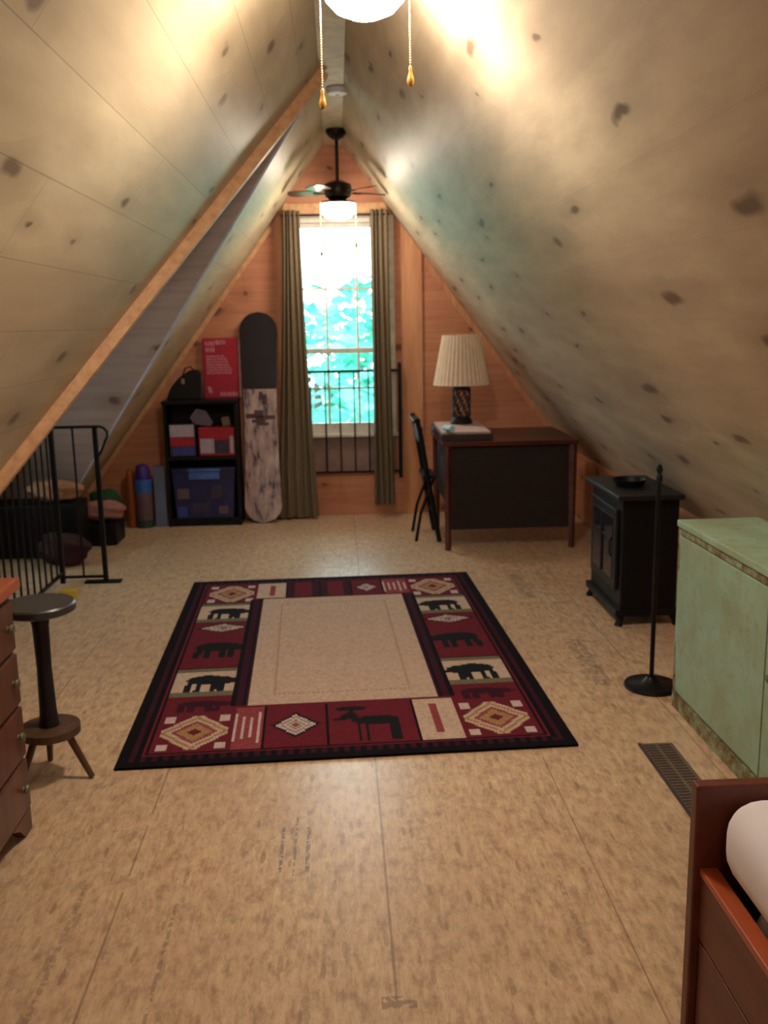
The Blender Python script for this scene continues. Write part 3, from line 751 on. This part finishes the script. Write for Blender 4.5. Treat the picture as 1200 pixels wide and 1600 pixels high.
o = MB().blob((0, 0, .16), (.17, .11, .08), 13).build('cloth_bundle', M['peach'], smooth=True); o.location = (-1.93, 6.40, .275); tag(o, 'peach coloured heap of cloth on the long black mass behind the stair railing', 'cloth')
o = MB().blob((0, 0, .1), (.16, .12, .11), 14).build('cloth_bundle', M['dkred'], smooth=True); o.location = (-1.80, 6.08, 0); tag(o, 'dark red heap of cloth low behind the stair railing corner', 'cloth')
o = MB().box(-.5, .5, -.15, .15, 0, .36, bev=.015).build('dark_mass', M['black']); o.location = (-2.25, 6.40, 0); tag(o, 'long black mass added in the dark alcove behind the stair railing', 'chest')  # made-up dark mass, enlarged to keep the alcove behind the railing dark

# ---------------------------------------------------------------- stair railing
t = thing('stair_railing', 'black iron stair railing with thin balusters under the sloping pine beam', 'railing', (-1.68, 5.6, 0))
bm_ = M['black_metal']
MB().box(-.012, .28, -.016, .016, .93, .945).box(-.016, .016, -1.05, .0, .93, .945).build('top_rail', bm_, t)
MB().tube([(.28, 0, .938), (.305, 0, .93), (.325, 0, .905), (.325, 0, .88), (.30, 0, .83), (.283, 0, .79), (.262, 0, .76)], [.008]*7, 10).build('rail_scroll', bm_, t, True)
MB().box(-.008, .008, -1.05, 0, .055, .07).box(0, .25, -.008, .008, .03, .045).build('bottom_rail', bm_, t)
for (x, y, w_) in ((.255, 0, .013), (0, 0, .013), (0, -1.05, .013)): MB().box(x-w_, x+w_, y-w_, y+w_, .001, .93).build('post', bm_, t)
MB().tube([(.125, 0, .04), (.125, 0, .93)], .0065, 8).build('baluster', bm_, t, True)
for i in range(1, 10): MB().tube([(0, -.105*i, .06), (0, -.105*i, .93)], .0065, 8).build('baluster', bm_, t, True)
MB().box(.13, .345, -.03, .03, 0, .012, bev=.003).build('foot_plate', bm_, t)
o = MB().box(-.05, .05, -.04, .04, 0, .05, bev=.012).build('toy_block', M['yellow']); o.location = (-1.56, 5.28, 0); tag(o, 'small yellow object on the floor at the railing, behind the round stand', 'toy')

# ---------------------------------------------------------------- small round stand
t = thing('pedestal_stand', 'small round-topped pedestal stand with lower shelf and splayed legs, between chest and rug', 'side table', (-1.005, 3.06, 0), .0)
MB().lathe([(0, .585), (.105, .585), (.118, .592), (.118, .612), (.112, .618), (0, .618)], 36, cap=False).build('top', M['table_dark'], t, True)
MB().lathe([(0, .19), (.034, .19), (.028, .24), (.024, .4), (.027, .54), (.036, .584), (0, .584)], 18, cap=False).build('column', M['charcoal'], t, True)
MB().lathe([(0, .155), (.09, .155), (.1, .16), (.1, .185), (0, .19)], 32, cap=False).build('lower_shelf', M['table_brown'], t, True)
for k in range(3):
    a = -.15+2*PI*k/3
    MB().tube([(.06*math.cos(a), .06*math.sin(a), .16), (.135*math.cos(a), .135*math.sin(a), .004)], [.013, .010], 12).build('leg', M['table_brown'], t, True)

# ---------------------------------------------------------------- chest of drawers (only its end and front edge are in view)
CX1, CY1 = -.985, 2.73
t = thing('chest_of_drawers', 'brown wooden chest of drawers cut off by the left edge of the view', 'chest of drawers', (-1.205, 2.28, 0))
MB().box(-.225, .225, -.445, .445, .07, .755, bev=.004).build('body', M['chest'], t)
MB().box(-.24, .26, -.46, .46, .756, .79, bev=.008).build('top', M['chest_top'], t)
for s in (-1, 1):
    b = MB(); y = s*.445; b.prism([(.2, y, 0), (.2, y-s*.06, 0), (.2, y-s*.10, .04), (.2, y-s*.16, .07), (.2, y, .07)], (.03, 0, 0)); b.build('foot', M['chest'], t)
for s in (-1, 1): MB().box(-.22, -.19, s*.42-.02, s*.42+.02, 0, .07).build('foot', M['chest'], t)
for k in range(4):
    z0 = .09+k*.165
    dr = MB().box(.226, .243, -.42, .42, z0, z0+.15, bev=.004).build('drawer', M['chest'], t)
    for yy in (-.27, .365): MB().lathe([(0, 0), (.010, 0), (.009, .006), (.015, .011), (.013, .018), (0, .02)], 16, cap=False).build('knob', M['knob'], dr, True).matrix_local = Matrix.Translation((.243, yy, z0+.075)) @ Matrix.Rotation(PI/2, 4, 'Y')

# ---------------------------------------------------------------- desk
t = thing('desk', 'dark red-brown writing desk with closed back panel below the right roof slope', 'desk', (1.12, 6.52, 0))
MB().box(-.455, .445, -.40, .40, .70, .73, bev=.004).build('top', M['desk'], t)
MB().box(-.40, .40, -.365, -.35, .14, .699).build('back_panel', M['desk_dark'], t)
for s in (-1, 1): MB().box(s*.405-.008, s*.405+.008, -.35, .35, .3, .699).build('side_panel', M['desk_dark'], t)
for sx in (-1, 1):
    for sy in (-1, 1):
        b = MB(); x, y = sx*.415, sy*.365
        b.lathe([(.0, 0), (.02, 0), (.028, .699), (0, .699)], 4, (x, y, 0), cap=False); b.build('leg', M['desk'], t)
t = thing('flat_case', 'flat dark box on the left end of the desk, under papers and lamp', 'box', (.84, 6.52, .7305))
MB().box(-.175, .165, -.36, .36, 0, .045, bev=.004).build('body', M['casebox'], t)
o = MB().box(-.16, .16, -.33, .36, 0, .012).build('papers', M['paper']); o.location = (.84, 6.52, .776); o.rotation_euler = (0, 0, -.02); tag(o, 'loose stack of pale pinkish papers beneath the table lamp', 'papers')
o = MB().lathe([(0, 0), (.022, 0), (.022, .10), (0, .10)], 20, cap=False).build('paper_roll', M['paper_blue'], smooth=True); o.location = (.70, 6.24, .812); o.rotation_euler = (PI/2, 0, .35); tag(o, 'small pale blue roll at the front left of the papers on the desk', 'roll')
# table lamp
t = thing('table_lamp', 'table lamp with cream pleated shade and dark cage base on the desk', 'lamp', (.868, 6.72, .7885))
MB().lathe([(0, 0), (.075, 0), (.08, .012), (.07, .035), (.055, .05), (0, .05)], 28, cap=False).build('base', M['charcoal'], t, True)
b = MB()
for k in range(8):
    a0 = 2*PI*k/8
    for s in (-1, 1): b.tube([(.062*math.cos(a0+s*u*1.4), .062*math.sin(a0+s*u*1.4), .05+.19*u) for u in [i/8 for i in range(9)]], .0045, 6)
b.build('cage', M['fan_bronze'], t, True)
MB().lathe([(0, .241), (.066, .241), (.066, .255), (.03, .27), (.014, .29), (.014, .34), (0, .34)], 24, cap=False).build('neck', M['charcoal'], t, True)
b = MB(); b.lathe([(.196, .275), (.192, .285), (.13, .62), (.126, .62), (.188, .285)], 144, wave=.022, nw=36, cap=False)
b.build('shade', M['shade'], t, True)
MB().tube([(0, 0, .34), (0, 0, .61)], .004, 8).tube([(-.125, 0, .607), (.125, 0, .607)], .002, 6).build('harp', M['brass'], t, True)

# ---------------------------------------------------------------- folding chair
t = thing('folding_chair', 'slim black folding chair seen edge-on at the left end of the desk', 'chair', (.60, 6.62, 0))
for sy in (-.19, .19):
    MB().tube([(-.075, sy, .86), (-.055, sy, .78), (-.01, sy, .5), (.075, sy, .0)], .017, 10).build('front_leg', M['black'], t, True)
    MB().tube([(.04, sy*.86, .44), (-.05, sy*.86, .2), (-.085, sy*.86, 0)], .011, 10).build('rear_leg', M['black'], t, True)
b = MB()
b.bar((-.071, -.19, .84), (-.071, .19, .84), .05, .018, .004); b.bar((-.05, -.19, .745), (-.05, .19, .745), .03, .1, .004)
b.build('backrest', M['black'], t)
MB().box(-.035, .058, -.165, .165, .435, .46, bev=.008).build('seat', M['black'], t)
MB().tube([(.045, -.19, .18), (.045, .19, .18)], .008, 8).build('stretcher', M['black'], t, True)

# ---------------------------------------------------------------- stove
t = thing('electric_stove', 'black stove-shaped heater with glass door facing left, behind the metal stand', 'heater', (1.505, 4.74, 0))
MB().box(-.14, .14, -.275, .275, .07, .635, bev=.006).build('body', M['black'], t)
MB().box(-.175, .155, -.31, .31, .636, .662, bev=.008).build('top', M['charcoal'], t)
MB().box(-.165, .15, -.29, .29, .05, .085, bev=.006).build('base_skirt', M['black'], t)
d = MB().box(-.158, -.141, -.225, .225, .17, .58, bev=.005).build('door', M['charcoal'], t)
MB().box(-.161, -.1585, -.175, .175, .22, .53).build('glass', M['glass_dark'], d)
b = MB(); b.bar((-.163, 0, .22), (-.163, 0, .53), .012, .008); b.bar((-.163, -.175, .42), (-.163, .175, .42), .008, .01); b.build('glazing_bar', M['charcoal'], d)
MB().tube([(-.17, -.2, .34), (-.18, -.2, .36), (-.18, -.2, .42), (-.17, -.2, .44)], .006, 8).build('door_handle', M['charcoal'], d, True)
for sx in (-1, 1):
    for sy in (-1, 1):
        x, y = sx*.125, sy*.255
        MB().tube([(x, y, .06), (x+sx*.012, y+sy*.012, .03), (x+sx*.022, y+sy*.02, .0)], [.022, .016, .02], 10).build('leg', M['black'], t, True)
t = thing('dark_hump', 'dark low basket added on top of the heater', 'hump', (1.47, 4.72, .6625))  # made-up low dark form, filling in for a dark hump on the heater
MB().lathe([(0, 0), (.07, 0), (.085, .035), (.08, .035), (.066, .006), (0, .006)], 24, cap=False).build('body', M['black'], t, True)

# ---------------------------------------------------------------- metal stand
t = thing('metal_stand', 'thin black metal pole stand on a round base beside the mint cabinet', 'stand', (1.262, 3.665, 0))
MB().lathe([(0, 0), (.108, 0), (.112, .008), (.108, .016), (.04, .024), (.018, .045), (0, .045)], 40, cap=False).build('base', M['black_metal'], t, True)
MB().tube([(0, 0, .04), (0, 0, .87)], .0095, 12).build('pole', M['black_metal'], t, True)
MB().lathe([(0, .86), (.013, .865), (.013, .885), (.008, .895), (.014, .91), (.008, .93), (0, .935)], 16, cap=False).build('finial', M['black_metal'], t, True)

# ---------------------------------------------------------------- mint cabinet
t = thing('cabinet', 'low mint-green painted wooden cabinet with worn brown edges under the right roof slope', 'cabinet', (1.445, 2.93, 0), .012)
MB().box(-.150, .15, -.545, .54, .06, .722).build('body', M['mint'], t)
b = MB(); b.mat(M['mint']); b.box(-.165, .150, -.56, .55, .7225, .748, bev=.004); b.build('top', M['mint'], t)
MB().box(-.158, -.151, -.55, .545, .695, .7215).build('top_moulding', M['worn'], t)
MB().box(-.158, .15, -.55, .545, 0, .0595).build('plinth', M['worn'], t)
MB().box(-.157, -.151, .515, .542, .062, .692).build('corner_stile', M['mint'], t)
d = MB().box(-.160, -.151, -.21, .512, .075, .69, bev=.002).build('door', M['mint'], t)
d2 = MB().box(-.160, -.151, -.54, -.218, .075, .69, bev=.002).build('door', M['mint'], t)
MB().prism([(-.1585, .516, .064), (-.1585, .541, .064), (-.1585, .541, .26), (-.1585, .53, .27), (-.1585, .526, .17), (-.1585, .517, .13)], (.001, 0, 0)).build('worn_patch', M['worn'], t)
MB().prism([(-.1585, .53, .55), (-.1585, .541, .55), (-.1585, .541, .66), (-.1585, .528, .64)], (.001, 0, 0)).build('worn_patch', M['worn'], t)
MB().lathe([(0, 0), (.008, 0), (.014, .012), (0, .02)], 12, cap=False).build('knob', M['knob'], d2, True).matrix_local = Matrix.Translation((-.160, -.26, .42)) @ Matrix.Rotation(-PI/2, 4, 'Y')

# ---------------------------------------------------------------- floor register
t = thing('floor_register', 'brown metal floor vent in the floorboards by the corner of the bed', 'floor vent', (1.10, 2.86, 0))
MB().box(-.062, .062, -.27, .27, .0005, .005, bev=.001).build('frame', M['vent'], t)
MB().box(-.062, -.052, -.27, .27, .0051, .0075).build('raised_edge', M['vent_dark'], t)
b = MB()
for i in range(26):
    for c_ in (-.027, .027):
        y = -.25+i*.02; b.box(c_-.021, c_+.021, y-.004, y+.004, .0051, .0062)
b.build('grille', M['vent_dark'], t)

# ---------------------------------------------------------------- bed
t = thing('bed', 'reddish-brown wooden captain bed with raised end board, at the lower right', 'bed', (1.17, .75, 0))
MB().box(-.49, .49, .935, .965, 0, .60, bev=.004).build('end_board', M['bed'], t)
MB().box(-.485, .485, -.99, -.96, 0, .60, bev=.004).build('head_board', M['bed'], t)
MB().box(-.475, -.455, -.958, .933, .275, .41).build('side_rail', M['bed'], t)
MB().box(-.478, -.442, -.958, .933, .4105, .426, bev=.003).build('rail_lip', M['bed_lip_lit'], t)
MB().box(.455, .475, -.958, .933, .05, .42).build('side_rail', M['bed'], t)
for y0, y1 in ((.0, .925), (-.955, -.01)):
    dr = MB().box(-.475, -.455, y0, y1, .03, .268, bev=.003).build('drawer', M['bed'], t)
    MB().box(-.455, -.1, y0+.03, y1-.03, .04, .2).build('drawer_box', M['bed'], dr)
MB().box(-.44, .44, -.955, .93, .21, .235).build('slat_base', M['bed'], t)
def soft(name, label, cat, loc, sx, sy, sz, r, mat, seed=1):
    b = MB(); bm = b.bm; res = bmesh.ops.create_cube(bm, size=1)
    for v in bm.verts: v.co = (v.co.x*sx, v.co.y*sy, v.co.z*sz+sz/2)
    bmesh.ops.bevel(bm, geom=bm.edges[:], offset=r, segments=6, affect='EDGES', profile=.5)
    o = b.build(name, mat, smooth=True); o.location = loc; tag(o, label, cat); return o
soft('mattress', 'white-covered mattress lying inside the red-brown bed frame', 'mattress', (1.175, .74, .2355), .85, 1.74, .19, .07, M['sheet'])
o = soft('pillow', 'plump white pillow at the end-board corner of the bed', 'pillow', (1.150, 1.37, .428), .876, .60, .175, .072, M['sheet'])
